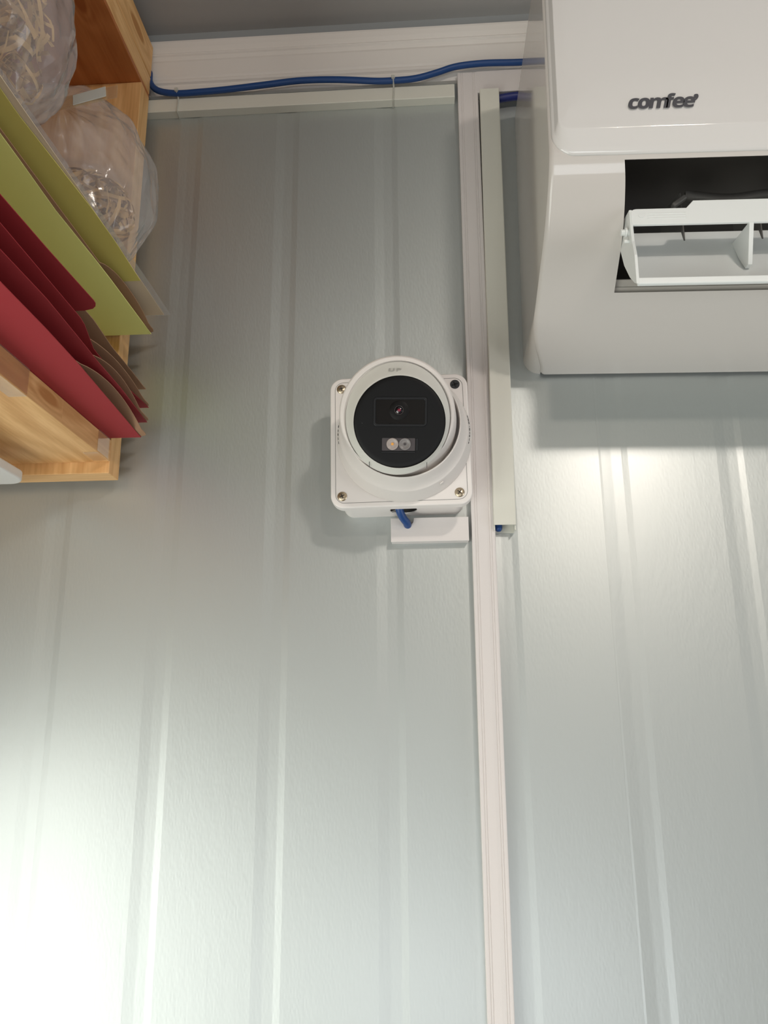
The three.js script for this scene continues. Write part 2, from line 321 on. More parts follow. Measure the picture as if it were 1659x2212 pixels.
  const ductPart = part('air_duct', merge([gridGeo(drows), cap(0.044), cap(W - 0.044)]), M.acDark, t, 'dark grey air duct behind the louver');
  // vertical vanes and their wavy link bar
  for (let k = 0; k < 9; k++) part('vane', new RoundedBoxGeometry(0.0012, 0.040, 0.030, 2, 0.0005).rotateY(0.25).translate(0.0995 + k * 0.0555, 0.066, 0.118), M.acVane, ductPart);
  { const pts = [], xs = []; for (let k = 0; k <= 80; k++) { const x = 0.102 + k * 0.0065; xs.push(x); pts.push([x, 0.0735 + 0.0016 * Math.cos((x - 0.102) / 0.030 * Math.PI), 0.146]); }
    const rows = [[-0.0022, 0], [0.0022, 0.0004], [0.0022, -0.006], [-0.0022, -0.006], [-0.0022, 0]].map(([dy, dz]) => pts.map(([x, y, z]) => new THREE.Vector3(x, y + dy, z + dz)));
    part('link_bar', merge([gridGeo(rows, true), new RoundedBoxGeometry(0.012, 0.0035, 0.005, 2, 0.001).rotateZ(0.65).translate(0.0975, 0.0702, 0.144)]), M.acVane, t); }

  // front panel with rounded lower corners and a rolled lower edge
  const ring = (dx, dy, z) => {
    const x0 = 0.0016 + dx, x1 = W - 0.0016 - dx, y0 = 0.0800 + dy, y1 = 0.2735, r = Math.max(0.002, 0.0165 - (dx + dy) * 0.45), out = [];
    out.push(new THREE.Vector3(x0, y1, z)); for (let k = 0; k <= 6; k++) out.push(new THREE.Vector3(x0, lerp(y1, y0 + r, k / 6), z));
    for (let k = 1; k <= 12; k++) { const a = Math.PI + k / 12 * Math.PI / 2; out.push(new THREE.Vector3(x0 + r + Math.cos(a) * r, y0 + r + Math.sin(a) * r, z)); }
    for (let k = 1; k <= 20; k++) out.push(new THREE.Vector3(lerp(x0 + r, x1 - r, k / 20), y0, z));
    for (let k = 1; k <= 12; k++) { const a = -Math.PI / 2 + k / 12 * Math.PI / 2; out.push(new THREE.Vector3(x1 - r + Math.cos(a) * r, y0 + r + Math.sin(a) * r, z)); }
    for (let k = 1; k <= 6; k++) out.push(new THREE.Vector3(x1, lerp(y0 + r, y1, k / 6), z));
    return out;
  };
  const rings = [[0.0006, 0.0006, 0.1830], [0, 0, 0.1834], [0.0002, 0.0004, 0.1845], [0.0006, 0.0014, 0.1853], [0.0016, 0.0036, 0.1864], [0.0018, 0.0041, 0.1866], [0.0020, 0.0047, 0.1869], [0.0037, 0.0148, 0.19075], [0.0039, 0.0155, 0.19100], [0.0040, 0.0158, 0.19109], [0.0041, 0.0161, 0.19116], [0.0043, 0.0165, 0.19122], [0.0047, 0.0172, 0.19129], [0.0056, 0.0190, 0.1914], [0.0080, 0.0240, 0.1917], [0.012, 0.032, 0.1925], [0.03, 0.05, 0.1931], [0.05, 0.06, 0.1931]].map((a) => ring(...a));
  const inner = rings[rings.length - 1], fill = new THREE.ShapeGeometry(new THREE.Shape(inner.map((v) => new V2(v.x, v.y)))).translate(0, 0, 0.1931);
  const panel = part('front_panel', merge([gridGeo(rings, true), fill]), M.acPanel, t);
  const font = await new FontLoader().loadAsync('fonts/droid/droid_sans_bold.typeface.json');
  globalThis.__font = font;
  // dark grey lettering on the panel
  const letters = []; let cx = 0;
  const adv = { c: 0.57, o: 0.66, m: 0.98, f: 0.43, e: 0.63 };
  for (const ch of 'comfee') { const g = new TextGeometry(ch, { font, size: 1, depth: 0.02, curveSegments: 8, bevelEnabled: true, bevelThickness: 0.004, bevelSize: 0.016, bevelOffset: 0, bevelSegments: 1 }); g.translate(cx, 0, 0); cx += adv[ch] * 1.0; letters.push(g); }
  const sw = new THREE.Shape(); sw.moveTo(-0.02, 0.98); sw.quadraticCurveTo(0.20, 1.10, 0.25, 0.86); sw.quadraticCurveTo(0.27, 0.66, 0.06, 0.50); sw.quadraticCurveTo(0.15, 0.68, 0.05, 0.76); sw.quadraticCurveTo(-0.05, 0.82, -0.02, 0.98);
  letters.push(new THREE.ExtrudeGeometry(sw, { depth: 0.02, bevelEnabled: false }).translate(cx + 0.03, -0.06, 0));
  const lg = merge(letters); lg.computeBoundingBox(); const sx = 0.0460 / (lg.boundingBox.max.x - lg.boundingBox.min.x), sy = 0.0106;
  { const p = lg.attributes.position; for (let i = 0; i < p.count; i++) { const x = p.getX(i), y = p.getY(i); p.setXYZ(i, x * sx + y * sy * 0.22 + 0.0513, y * sy + 0.1085, 0.1931 + p.getZ(i) * 0.006); } lg.computeVertexNormals(); }
  part('logo', lg, M.logo, panel, 'dark grey slanted lettering');

  // louver: a curved outer plate with a frame bar, end plates and dividers, hanging open
  const lv = part('louver', (() => {
    const c = new THREE.CatmullRomCurve3([[0.1300, 0.0545], [0.1340, 0.0400], [0.1430, 0.0200], [0.1560, 0.0030], [0.1675, -0.0080]].map(([z, y]) => new THREE.Vector3(0, y, z)), false, 'centripetal');
    const x0 = 0.0575, x1 = W - 0.0575, th = 0.0016, a = [], b = [];
    for (let i = 0; i <= 28; i++) { const q = c.getPoint(i / 28), d = c.getTangent(i / 28), n = new THREE.Vector3(0, -d.z, d.y).normalize(); const y = q.y, z = q.z; a.push([[x0, y, z], [x1, y, z]]); b.push([[x0, y - Math.abs(n.z) * 0 + n.y * th, z + n.z * th], [x1, y + n.y * th, z + n.z * th]]); }
    const V = (r) => r.map((q) => q.map((v) => new THREE.Vector3(...v)));
    const A = V(a), B = V(b), endT = [A[0], B[0]], endB = [A[A.length - 1], B[B.length - 1]];
    return merge([gridGeo(A), gridGeo(B, true), gridGeo(endT, true), gridGeo(endB)]);
  })(), M.louver, t, 'white louver hanging open');
  part('lip', box(0.0570, W - 0.0570, -0.0100, -0.0048, 0.1655, 0.1690, 0.0010), M.louver, lv);
  // frame bar, stepped up in its middle length
  { const sh = new THREE.Shape(); const x0 = 0.0572, x1 = W - 0.0572; sh.moveTo(x0, 0.0385); sh.lineTo(x0, 0.0470); sh.quadraticCurveTo(x0, 0.0502, x0 + 0.004, 0.0503); sh.lineTo(0.0950, 0.0503); sh.lineTo(0.1000, 0.0560); sh.lineTo(W - 0.1000, 0.0560); sh.lineTo(W - 0.095, 0.0503); sh.lineTo(x1 - 0.004, 0.0503); sh.quadraticCurveTo(x1, 0.0502, x1, 0.0470); sh.lineTo(x1, 0.0385); sh.closePath();
    part('frame_bar', new THREE.ExtrudeGeometry(sh, { depth: 0.0016, bevelEnabled: true, bevelThickness: 0.0003, bevelSize: 0.0003, bevelSegments: 2 }).translate(0, 0, 0.1628), M.louver, lv);
    part('rib', merge([0.0428, 0.0447, 0.0466].map((y) => box(0.068, 0.094, y - 0.00035, y + 0.00035, 0.1645, 0.16495, 0.0002))), M.louver, lv);
    part('screw_cover', new THREE.CylinderGeometry(0.0018, 0.0018, 0.0005, 20).rotateX(Math.PI / 2).translate(0.0640, 0.0452, 0.1649), M.louver, lv); }
  // end plates and dividers: outline (z, y)
  const wing = (x, th, pts) => { const g = new THREE.ExtrudeGeometry(new THREE.Shape(pts.map(([z, y]) => new V2(z, y))), { depth: th, bevelEnabled: true, bevelThickness: 0.0002, bevelSize: 0.0002, bevelSegments: 1 }); const p = g.attributes.position; for (let i = 0; i < p.count; i++) p.setXYZ(i, x + p.getZ(i), p.getY(i), p.getX(i)); const ix = g.index; const n = g.toNonIndexed ? (g.index ? g.toNonIndexed() : g) : g; const q = n.attributes.position; for (let i = 0; i < q.count; i += 3) { const a = [q.getX(i + 1), q.getY(i + 1), q.getZ(i + 1)]; q.setXYZ(i + 1, q.getX(i + 2), q.getY(i + 2), q.getZ(i + 2)); q.setXYZ(i + 2, ...a); } n.computeVertexNormals(); return n; };
  const endPts = [[0.1300, 0.0540], [0.1400, 0.0545], [0.1640, 0.0500], [0.1642, 0.0385], [0.1652, 0.0250], [0.1690, 0.0120], [0.1690, -0.0095], [0.1640, -0.0060], [0.1540, 0.0040], [0.1420, 0.0205], [0.1335, 0.0400]];
  part('end_plate', wing(0.0562, 0.0016, endPts), M.louver, lv); part('end_plate', wing(W - 0.0578, 0.0016, endPts), M.louver, lv);
  for (const x of [0.1365, 0.2455, 0.354, 0.463, 0.572]) part('divider', wing(x, 0.0026, [[0.1330, 0.0420], [0.1640, 0.0388], [0.1640, 0.0375], [0.1545, 0.0120], [0.1495, 0.0120], [0.1410, 0.0250]]), M.louver, lv);
  part('pivot_pin', merge([new THREE.CylinderGeometry(0.0022, 0.0022, 0.0060, 16).rotateZ(Math.PI / 2).translate(0.0537, 0.0360, 0.1590), new THREE.CylinderGeometry(0.0032, 0.0032, 0.0012, 16).rotateZ(Math.PI / 2).translate(0.0540, 0.0360, 0.1590), new THREE.CylinderGeometry(0.0013, 0.0013, 0.0040, 12).rotateZ(Math.PI / 2).translate(0.0545, 0.0290, 0.1590)]), M.louver, lv);
}

// ---------------------------------------------------------------- cable trunking on the wall
// cross-section of snap-on trunking, width w, height h: [across, out of the wall]
function ductBase(w, h) { const k = 0.0009; return [[-w / 2, 0], [-w / 2, h * 0.80], [-w / 2 + k, h * 0.80], [-w / 2 + k, k], [w / 2 - k, k], [w / 2 - k, h * 0.80], [w / 2, h * 0.80], [w / 2, 0]]; }
function ductCover(w, h, lines) {
  const e = 0.0004, k = 0.0010, out = [[-w / 2 - 0.0002, h * 0.55], [-w / 2 - 0.0002, h - e], [-w / 2 + e, h]];
  if (lines) for (const g of lines) out.push([-w / 2 + g, h], [-w / 2 + g + 0.0002, h - 0.00035], [-w / 2 + g + 0.0005, h - 0.00035], [-w / 2 + g + 0.0007, h]);
  if (lines) for (const g of [...lines].reverse()) out.push([w / 2 - g - 0.0007, h], [w / 2 - g - 0.0005, h - 0.00035], [w / 2 - g - 0.0002, h - 0.00035], [w / 2 - g, h]);
  out.push([w / 2 - e, h], [w / 2 + 0.0002, h - e], [w / 2 + 0.0002, h * 0.55], [w / 2 + 0.0002 - k, h * 0.55], [w / 2 + 0.0002 - k, h - k], [-w / 2 - 0.0002 + k, h - k], [-w / 2 - 0.0002 + k, h * 0.55]);
  return out;
}
function verticalDuct(name, label, x, y0, y1, w, h, lean, mat, lines, baseDrop = 0) {
  const t = thing(name, label, 'cable trunking', [x, y0, 0], 'white plastic cable trunking on the wall'); t.rotation.z = lean;
  part('base', sweepProfile(ductBase(w, h), (a, b, s) => [a, lerp(-baseDrop, y1 - y0, s), b]), mat, t);
  part('cover', sweepProfile(ductCover(w, h, lines), (a, b, s) => [a, lerp(0, y1 - y0, s), b]), mat, t);
  return t;
}
function horizontalDuct(name, label, x0, x1, y, w, h, mat, lines) {
  const t = thing(name, label, 'cable trunking', [(x0 + x1) / 2, y, 0], 'white plastic cable trunking on the wall'), q = (x1 - x0) / 2;
  part('base', sweepProfile(ductBase(w, h), (a, b, s) => [lerp(-q, q, s), a, b]), mat, t);
  part('cover', sweepProfile(ductCover(w, h, lines), (a, b, s) => [lerp(-q, q, s), a, b]), mat, t);
  return t;
}
(verticalDuct('cable_trunking', 'longest vertical white trunking, running down past the camera box', 0.0366, -1.60, 0.609, 0.0190, 0.0100, -0.0052, M.duct, [0.0026, 0.0043]));
(verticalDuct('cable_trunking', 'shorter vertical trunking with an open cut lower end beside the air conditioner', 0.0631, 0.1525, 0.5835, 0.0178, 0.0158, -0.0118, M.ductOld, null, 0.0038));
(horizontalDuct('cable_trunking', 'short horizontal white trunking leading behind the air conditioner top', 0.0570, 0.60, 0.5975, 0.0245, 0.0100, M.duct, null));
(horizontalDuct('cable_trunking', 'long thin horizontal trunking under the blue cable and ceiling trim', XL + 0.001, 0.0352, 0.5893, 0.0145, 0.0098, M.ductOld, null));
{
  // stub under the camera box, with a ragged notch where the cable enters
  const t = thing('cable_trunking', 'short white trunking stub directly under the camera box', 'cable trunking', [0.0011, 0.1512, 0], 'white plastic cable trunking on the wall');
  const sh = new THREE.Shape(); [[-0.0321, -0.0098], [0.0321, -0.0098], [0.0321, 0.0098], [-0.0130, 0.0098], [-0.0134, 0.0062], [-0.0150, 0.0044], [-0.0176, 0.0047], [-0.0196, 0.0041], [-0.0222, 0.0046], [-0.0236, 0.0062], [-0.0238, 0.0098], [-0.0321, 0.0098]].forEach(([a, b], i) => (i ? sh.lineTo(a, b) : sh.moveTo(a, b)));
  part('cover', new THREE.ExtrudeGeometry(sh, { depth: 0.0012, bevelEnabled: true, bevelThickness: 0.0003, bevelSize: 0.0003, bevelSegments: 2 }).translate(0, 0, 0.0090), M.duct, t);
  part('base', merge([box(-0.0321, 0.0321, -0.0098, 0.0098, 0, 0.0010), box(-0.0321, 0.0321, -0.0098, -0.0088, 0.001, 0.0090), box(-0.0321, -0.0250, 0.0088, 0.0098, 0.001, 0.0090), box(-0.0120, 0.0321, 0.0088, 0.0098, 0.001, 0.0090), box(-0.0321, -0.0311, -0.0088, 0.0088, 0.001, 0.0090)]), M.duct, t);
}

// ---------------------------------------------------------------- blue network cables and ties
const zc = 0.0135;
solo('network_cable', tube([[-0.2690, 0.628, 0.0110], [-0.2670, 0.6150, 0.0125], [-0.2590, 0.6045, zc], [-0.2405, 0.5995, zc], [-0.2150, 0.5996, zc], [-0.1860, 0.6010, zc], [-0.1480, 0.6042, zc], [-0.1180, 0.6066, zc], [-0.0900, 0.6062, zc], [-0.0640, 0.6040, zc], [-0.0400, 0.6012, zc], [-0.0230, 0.6008, zc], [-0.0020, 0.6020, 0.0135], [0.0180, 0.6072, 0.0135], [0.0360, 0.6130, 0.0135], [0.0620, 0.6157, 0.0132], [0.1000, 0.6148, 0.0130], [0.2000, 0.6150, 0.0130], [0.40, 0.6150, 0.0130]], 0.0031, 200, 12), M.cable, 'long blue network cable tied along the top of the wall', 'cable', [-0.024, 0.600, 0.0135], 'blue network cables');
solo('network_cable', tube([[0.0690, 0.5770, 0.0075], [0.0760, 0.5778, 0.0080], [0.0880, 0.5792, 0.0085], [0.1020, 0.5800, 0.0085], [0.14, 0.5800, 0.0080], [0.2, 0.5800, 0.0080]], 0.0040, 40, 12), M.cableDeep, 'dark blue cable bridging from trunking top to the air conditioner', 'cable', [0.088, 0.579, 0.0085], 'blue network cables');
solo('network_cable', tube([[-0.0235, 0.1800, 0.0270], [-0.0238, 0.1700, 0.0265], [-0.0232, 0.1640, 0.0245], [-0.0210, 0.1595, 0.0200], [-0.0180, 0.1565, 0.0140], [-0.0165, 0.1545, 0.0080], [-0.0110, 0.1515, 0.0052], [0.010, 0.1505, 0.0050]], 0.0033, 60, 12), M.cable, 'short blue cable dropping from the camera box into the stub', 'cable', [-0.017, 0.162, 0.024], 'blue network cables');
solo('network_cable', tube([[0.0585, 0.1520, 0.0052], [0.0590, 0.18, 0.0050], [0.0600, 0.25, 0.0050]], 0.0032, 20, 12), M.cable, 'blue cable end inside the open end of the shorter trunking', 'cable', [0.0588, 0.152, 0.005], 'blue network cables');
function cableTie(x, yc, label) {
  const t = thing('cable_tie', label, 'cable tie', [x, 0.582, 0.010], 'clear cable ties on the blue cable');
  const pts = [[-0.0005, 0.5815, 0.0005], [-0.0003, 0.5812, 0.0060], [0, 0.5816, 0.0102], [0.0004, 0.5890, 0.0108], [0.0006, 0.5958, 0.0112], [0.0004, yc, 0.0172], [0.0003, yc + 0.0032, 0.0150], [0, yc + 0.0034, 0.0110], [0, yc - 0.0005, 0.0098], [0, 0.5975, 0.0005]].map(([a, b, c]) => [a, b - 0.582, c - 0.010]);
  part('strap', tube(pts, 0.0008, 70, 8), M.tie, t);
  part('tie_head', new RoundedBoxGeometry(0.0036, 0.0032, 0.0026, 2, 0.0006).translate(0.0004, yc - 0.582 + 0.0005, 0.0078), M.tie, t);
}
cableTie(-0.2385, 0.5995, 'clear cable tie nearest the wooden shelf, around blue cable');
cableTie(-0.0245, 0.6008, 'clear cable tie nearest the long vertical trunking, around blue cable');

// ---------------------------------------------------------------- junction box with camera
{
  const cx = -0.0206, cy = 0.2165, hw = 0.0563, hh = 0.0555;
  const t = thing('junction_box', 'white square junction box screwed to the wall behind the dome camera', 'junction box', [cx, cy - hh, 0]); t.rotation.z = 0.012;
  // frame: origin at base centre
  const rrect = (w, h, r) => { const s = new THREE.Shape(); s.moveTo(-w + r, -h); s.lineTo(w - r, -h); s.absarc(w - r, -h + r, r, -Math.PI / 2, 0); s.lineTo(w, h - r); s.absarc(w - r, h - r, r, 0, Math.PI / 2); s.lineTo(-w + r, h); s.absarc(-w + r, h - r, r, Math.PI / 2, Math.PI); s.lineTo(-w, -h + r); s.absarc(-w + r, -h + r, r, Math.PI, 1.5 * Math.PI); return s; };
  // body, with the cable hole cut in its lower side
  let body = new THREE.ExtrudeGeometry(rrect(0.0508, 0.0508, 0.009), { depth: 0.0405, bevelEnabled: false, curveSegments: 10 }).translate(0, hh, 0);
  const A = new Brush(body), B = new Brush(new THREE.CylinderGeometry(0.0112, 0.0112, 0.030, 32).translate(0.0006, hh - 0.0508 + 0.004, 0.0200)); A.updateMatrixWorld(); B.updateMatrixWorld();
  const ev = new Evaluator(); ev.attributes = ['position', 'normal']; ev.useGroups = false;
  const cutBody = ev.evaluate(A, B, SUBTRACTION).geometry; cutBody.setAttribute('uv', new THREE.Float32BufferAttribute(new Float32Array(cutBody.attributes.position.count * 2), 2));
  part('box_body', cutBody, M.boxWhite, t);
  part('cable_hole', merge([new THREE.CylinderGeometry(0.0110, 0.0110, 0.0006, 32).translate(0.0006, hh - 0.0508 + 0.0180, 0.0200), new THREE.CylinderGeometry(0.0111, 0.0111, 0.0170, 32, 1, true).translate(0.0006, hh - 0.0508 + 0.0092, 0.0200)]), S({ color: lin(0.03, 0.028, 0.026), roughness: 0.8, side: THREE.DoubleSide }), t);
  part('knockout_tab', new RoundedBoxGeometry(0.0040, 0.0008, 0.0035, 2, 0.0003).rotateZ(0.3).translate(-0.0075, hh - 0.0506, 0.0170), M.ductDark, t);
  // lid: rim and slightly recessed plate
  const lid = part('lid', new THREE.ExtrudeGeometry(rrect(hw - 0.0012, hh - 0.0012, 0.0092), { depth: 0.0076, bevelEnabled: true, bevelThickness: 0.0012, bevelSize: 0.0012, bevelSegments: 4, curveSegments: 12 }).translate(0, hh, 0.0417), M.boxWhite, t);
  const inner = rrect(hw - 0.0038, hh - 0.0038, 0.0072); inner.holes.push(new THREE.Path(rrect(hw - 0.0042, hh - 0.0042, 0.0068).getPoints(10)));
  part('lid_groove', new THREE.ExtrudeGeometry(inner, { depth: 0.0002, bevelEnabled: false, curveSegments: 10 }).translate(0, hh, 0.0504), M.ductDark, lid);
  const screwHead = () => { const g = new THREE.LatheGeometry([[0, 0.0014], [0.0016, 0.00135], [0.0030, 0.0010], [0.0038, 0.0004], [0.0040, 0], [0, 0]].map(([a, b]) => new THREE.Vector2(a, b)), 28).rotateX(Math.PI / 2); return g; };
  const spots = [[-0.0471, -0.0459, 0.4], [0.0460, -0.0459, 0.9], [-0.0471, 0.0460, 0.2]];
  for (const [x, y, a] of spots) {
    const s = part('screw', screwHead().translate(x, hh + y, 0.0504), M.screw, lid);
    s.geometry.computeVertexNormals();
    part('cross_slot', merge([box(-0.0021, 0.0021, -0.0004, 0.0004, 0, 0.0016), box(-0.0004, 0.0004, -0.0021, 0.0021, 0, 0.0016)]).rotateZ(a).translate(x, hh + y, 0.0504), M.screwSlot, lid);
  }
  const pg = part('screw_plug', new THREE.CylinderGeometry(0.0039, 0.0039, 0.0006, 28).rotateX(Math.PI / 2).translate(0.0462, hh + 0.0460, 0.0506), M.plug, lid, 'black screw hole');
  part('cross_slot', merge([box(-0.0022, 0.0022, -0.0004, 0.0004, 0, 0.0012), box(-0.0004, 0.0004, -0.0022, 0.0022, 0, 0.0012)]).rotateZ(0.3).translate(0.0462, hh + 0.0460, 0.0505), M.rimBlack, lid);

  // turret camera
  const c = thing('security_camera', 'white dome security camera with a round black face', 'camera', [-0.0179, 0.2184, 0.0507]);
  const lathe = (pts, seg = 96) => new THREE.LatheGeometry(pts.map(([r, h]) => new THREE.Vector2(r, h)), seg).rotateX(Math.PI / 2);
  const base = part('base_housing', lathe([[0.020, 0], [0.0541, 0], [0.0545, 0.0006], [0.0540, 0.0030], [0.0523, 0.0105], [0.0509, 0.0163], [0.0506, 0.0171], [0.0501, 0.0176], [0.0494, 0.0181], [0.0480, 0.0203], [0.0465, 0.0246], [0.0455, 0.0295], [0.0449, 0.0330], [0.0443, 0.0336], [0.0436, 0.0334], [0.0434, 0.0290], [0.0434, 0.0150], [0.020, 0.0100]]), M.camWhite, c);
  // small worn printed marks on the skirt, left and right
  const marks = (a0, a1, n, nm) => { const l = []; for (let i = 0; i < n; i++) { const a = lerp(a0, a1, i / (n - 1)), len = rr(0.0012, 0.0028); const g = new THREE.BoxGeometry(0.0003, len * 0.8, rr(0.0007, 0.0014)); g.rotateY(0.22); g.translate(0.0521 + 0.00005, 0, 0.0118 + rr(-0.0006, 0.0006)); g.rotateZ(a); l.push(g); } part(nm, merge(l), M.camMark, base); };
  marks(-0.20, 0.22, 9, 'printed_marks'); marks(Math.PI - 0.12, Math.PI + 0.14, 5, 'printed_marks');
  part('screw_latch', new RoundedBoxGeometry(0.0030, 0.0012, 0.0080, 2, 0.0004).rotateZ(0.6).translate(0.0521 * Math.cos(-0.98), 0.0521 * Math.sin(-0.98), 0.0110), M.camWhite, base);
  // head: a shell turned down towards the viewer, its face ring set a little off its axis
  const head = new THREE.Group(); head.name = 'camera_head'; head.position.set(0.0, 0.0, 0.0255); head.rotation.set(0.275, -0.045, -0.05, 'YXZ'); c.add(head);
  const loft = (st, seg = 96) => gridGeo(st.map(([h, rx, ry, u, v]) => { const row = []; for (let k = 0; k <= seg; k++) { const a = k / seg * Math.PI * 2; row.push(new THREE.Vector3(u + rx * Math.cos(a), v + ry * Math.sin(a), h)); } return row; }));
  const sm = (st, n) => { const c3 = st.map((q) => q); const out = []; for (let i = 0; i < c3.length - 1; i++) for (let k = 0; k < n; k++) out.push(c3[i].map((x, j) => lerp(x, c3[i + 1][j], k / n))); out.push(c3[c3.length - 1]); return out; };
  part('ball', merge([loft([[-0.0230, 0.010, 0.010, 0, 0], [-0.0200, 0.024, 0.024, 0, 0], [-0.0130, 0.0340, 0.0340, 0, 0], [-0.0050, 0.0398, 0.0398, 0, 0.0002], [0.0020, 0.0420, 0.0420, -0.0008, 0.0010], [0.0080, 0.0430, 0.0430, -0.0016, 0.0030], [0.0150, 0.0434, 0.0434, -0.0025, 0.0055], [0.0215, 0.0435, 0.0435, -0.0029, 0.0068]]), loft([[0.0215, 0.0435, 0.0435, -0.0029, 0.0068], [0.0232, 0.0434, 0.0434, -0.0030, 0.0070], [0.0243, 0.0430, 0.0430, -0.0030, 0.0070], [0.0250, 0.0423, 0.0423, -0.0029, 0.0066]]), loft([[0.0250, 0.0423, 0.0423, -0.0029, 0.0066], [0.0256, 0.0408, 0.0412, -0.0026, 0.0052], [0.0257, 0.0396, 0.0424, -0.0023, 0.0039], [0.0230, 0.0393, 0.0422, -0.0022, 0.0038], [0.0228, 0.030, 0.030, 0, 0]])]), M.camWhite, head);
  const ring = part('face_ring', merge([loft([[0.0220, 0.0389, 0.0418, -0.0022, 0.0036], [0.0258, 0.0389, 0.0418, -0.0022, 0.0036], [0.0268, 0.0386, 0.0415, -0.0022, 0.0036]]), loft([[0.0268, 0.0386, 0.0415, -0.0022, 0.0036], [0.0274, 0.0381, 0.0409, -0.0021, 0.0034], [0.0290, 0.0371, 0.0393, -0.0017, 0.0027], [0.0318, 0.0356, 0.0369, -0.0010, 0.0016], [0.0346, 0.0343, 0.0347, -0.0003, 0.0005], [0.0352, 0.0340, 0.0340, 0, 0]]), loft([[0.0352, 0.0340, 0.0340, 0, 0], [0.0353, 0.0338, 0.0338, 0, 0], [0.0300, 0.0337, 0.0337, 0, 0]])]), M.camRing, head);
  // joints of the cover ring near its lower edge
  for (const s of [-1, 1]) part('cover_joint', box(-0.0002, 0.0002, -0.0022, 0.0022, -0.0002, 0.0002).rotateX(0.5).translate(s * 0.0213 - 0.001, -0.0312, 0.0296), M.camMark, ring);
  const upFont = globalThis.__font;
  const up = new TextGeometry('UP', { font: upFont, size: 0.0033, depth: 0.0003, curveSegments: 5 }); up.computeBoundingBox(); up.scale(1.7, 1, 1).translate(-(up.boundingBox.max.x) * 0.85, 0, 0).rotateX(-0.70).translate(-0.0008, 0.0369, 0.0333);
  part('up_mark', up, M.emboss, ring, 'small raised UP lettering');
  // black face with lens window and lamp window
  const f = part('face', lathe([[0, 0.0358], [0.0300, 0.0358], [0.0328, 0.0356], [0.0336, 0.0350], [0.0336, 0.0300], [0, 0.0300]]), M.faceBlack, head, 'black face plate');
  const rsh = (w, h, r) => { const s = new THREE.Shape(); s.moveTo(-w + r, -h); s.lineTo(w - r, -h); s.absarc(w - r, -h + r, r, -Math.PI / 2, 0); s.lineTo(w, h - r); s.absarc(w - r, h - r, r, 0, Math.PI / 2); s.lineTo(-w + r, h); s.absarc(-w + r, h - r, r, Math.PI / 2, Math.PI); s.lineTo(-w, -h + r); s.absarc(-w + r, -h + r, r, Math.PI, 1.5 * Math.PI); return s; };
  const bezel = (w, h, r, k, dz) => { const s = rsh(w, h, r); s.holes.push(new THREE.Path(rsh(w - k, h - k, Math.max(0.0003, r - k)).getPoints(8))); return new THREE.ExtrudeGeometry(s, { depth: 0.0004, bevelEnabled: true, bevelThickness: dz, bevelSize: 0.0004, bevelSegments: 2, curveSegments: 8 }); };
  part('window_bezel', bezel(0.0193, 0.0103, 0.0024, 0.0010, 0.0004).translate(0.0006, 0.0072, 0.0358), M.rimBlack, f);
  part('lens_window', new THREE.ExtrudeGeometry(rsh(0.0183, 0.0092, 0.0014), { depth: 0.0002, bevelEnabled: false }).translate(0.0006, 0.0074, 0.0358), M.windowBlack, f);
  const lens = part('lens', lathe([[0.0033, 0.0366], [0.0045, 0.0367], [0.0058, 0.0364], [0.0072, 0.0361], [0.0072, 0.0358], [0.003, 0.0358]]).translate(-0.0002, 0.0083, 0), M.lensRing, f);
  part('lens_ring', new THREE.TorusGeometry(0.0031, 0.00018, 8, 40).translate(-0.0002, 0.0083, 0.0366), M.lensEdge, lens);
  part('lens_glass', new THREE.SphereGeometry(0.0048, 32, 12, 0, Math.PI * 2, 0, 0.68).rotateX(Math.PI / 2).translate(-0.0002, 0.0083, 0.0322), M.lensGlass, lens);
  part('lens_glint', new THREE.SphereGeometry(0.0013, 16, 8, 0, Math.PI * 2, 0, Math.PI / 2).scale(1, 1, 0.85).rotateX(Math.PI / 2).scale(1, 1, 0.25).translate(-0.0001, 0.0083, 0.0368), M.lensPink, lens);
  const lw = part('lamp_window', new THREE.ExtrudeGeometry(rsh(0.0121, 0.0046, 0.0006), { depth: 0.0003, bevelEnabled: false }).translate(-0.0003, -0.0166, 0.0358), M.ledBack, f);
  part('lamp_bezel', merge([box(-0.0127, 0.0121, -0.0229, -0.0218, 0.0357, 0.0365, 0.0003), box(0.0123, 0.0140, -0.0210, -0.0120, 0.0357, 0.0363, 0.0003)]), M.rimBlack, f);
  for (const [x, m, chip] of [[-0.0047, M.ledLens, 1], [0.0044, M.ledLens2, 0]]) {
    const l = part('lamp_lens', lathe([[0.0009, 0.0366], [0.0020, 0.0364], [0.0033, 0.0370], [0.0041, 0.0372], [0.0044, 0.0368], [0.0045, 0.0360], [0, 0.0360]], 40).translate(x, -0.0164, 0), m, lw);
    part('lamp_chip', new THREE.CylinderGeometry(0.0010, 0.0010, 0.0008, 16).rotateX(Math.PI / 2).translate(x, -0.0164, 0.0366), chip ? M.ledChip : M.ledBack, lw);
  }
  part('microphone_hole', new THREE.CylinderGeometry(0.0004, 0.0004, 0.0003, 10).rotateX(Math.PI / 2).translate(-0.0273, -0.0012, 0.0358), M.plug, f);
}

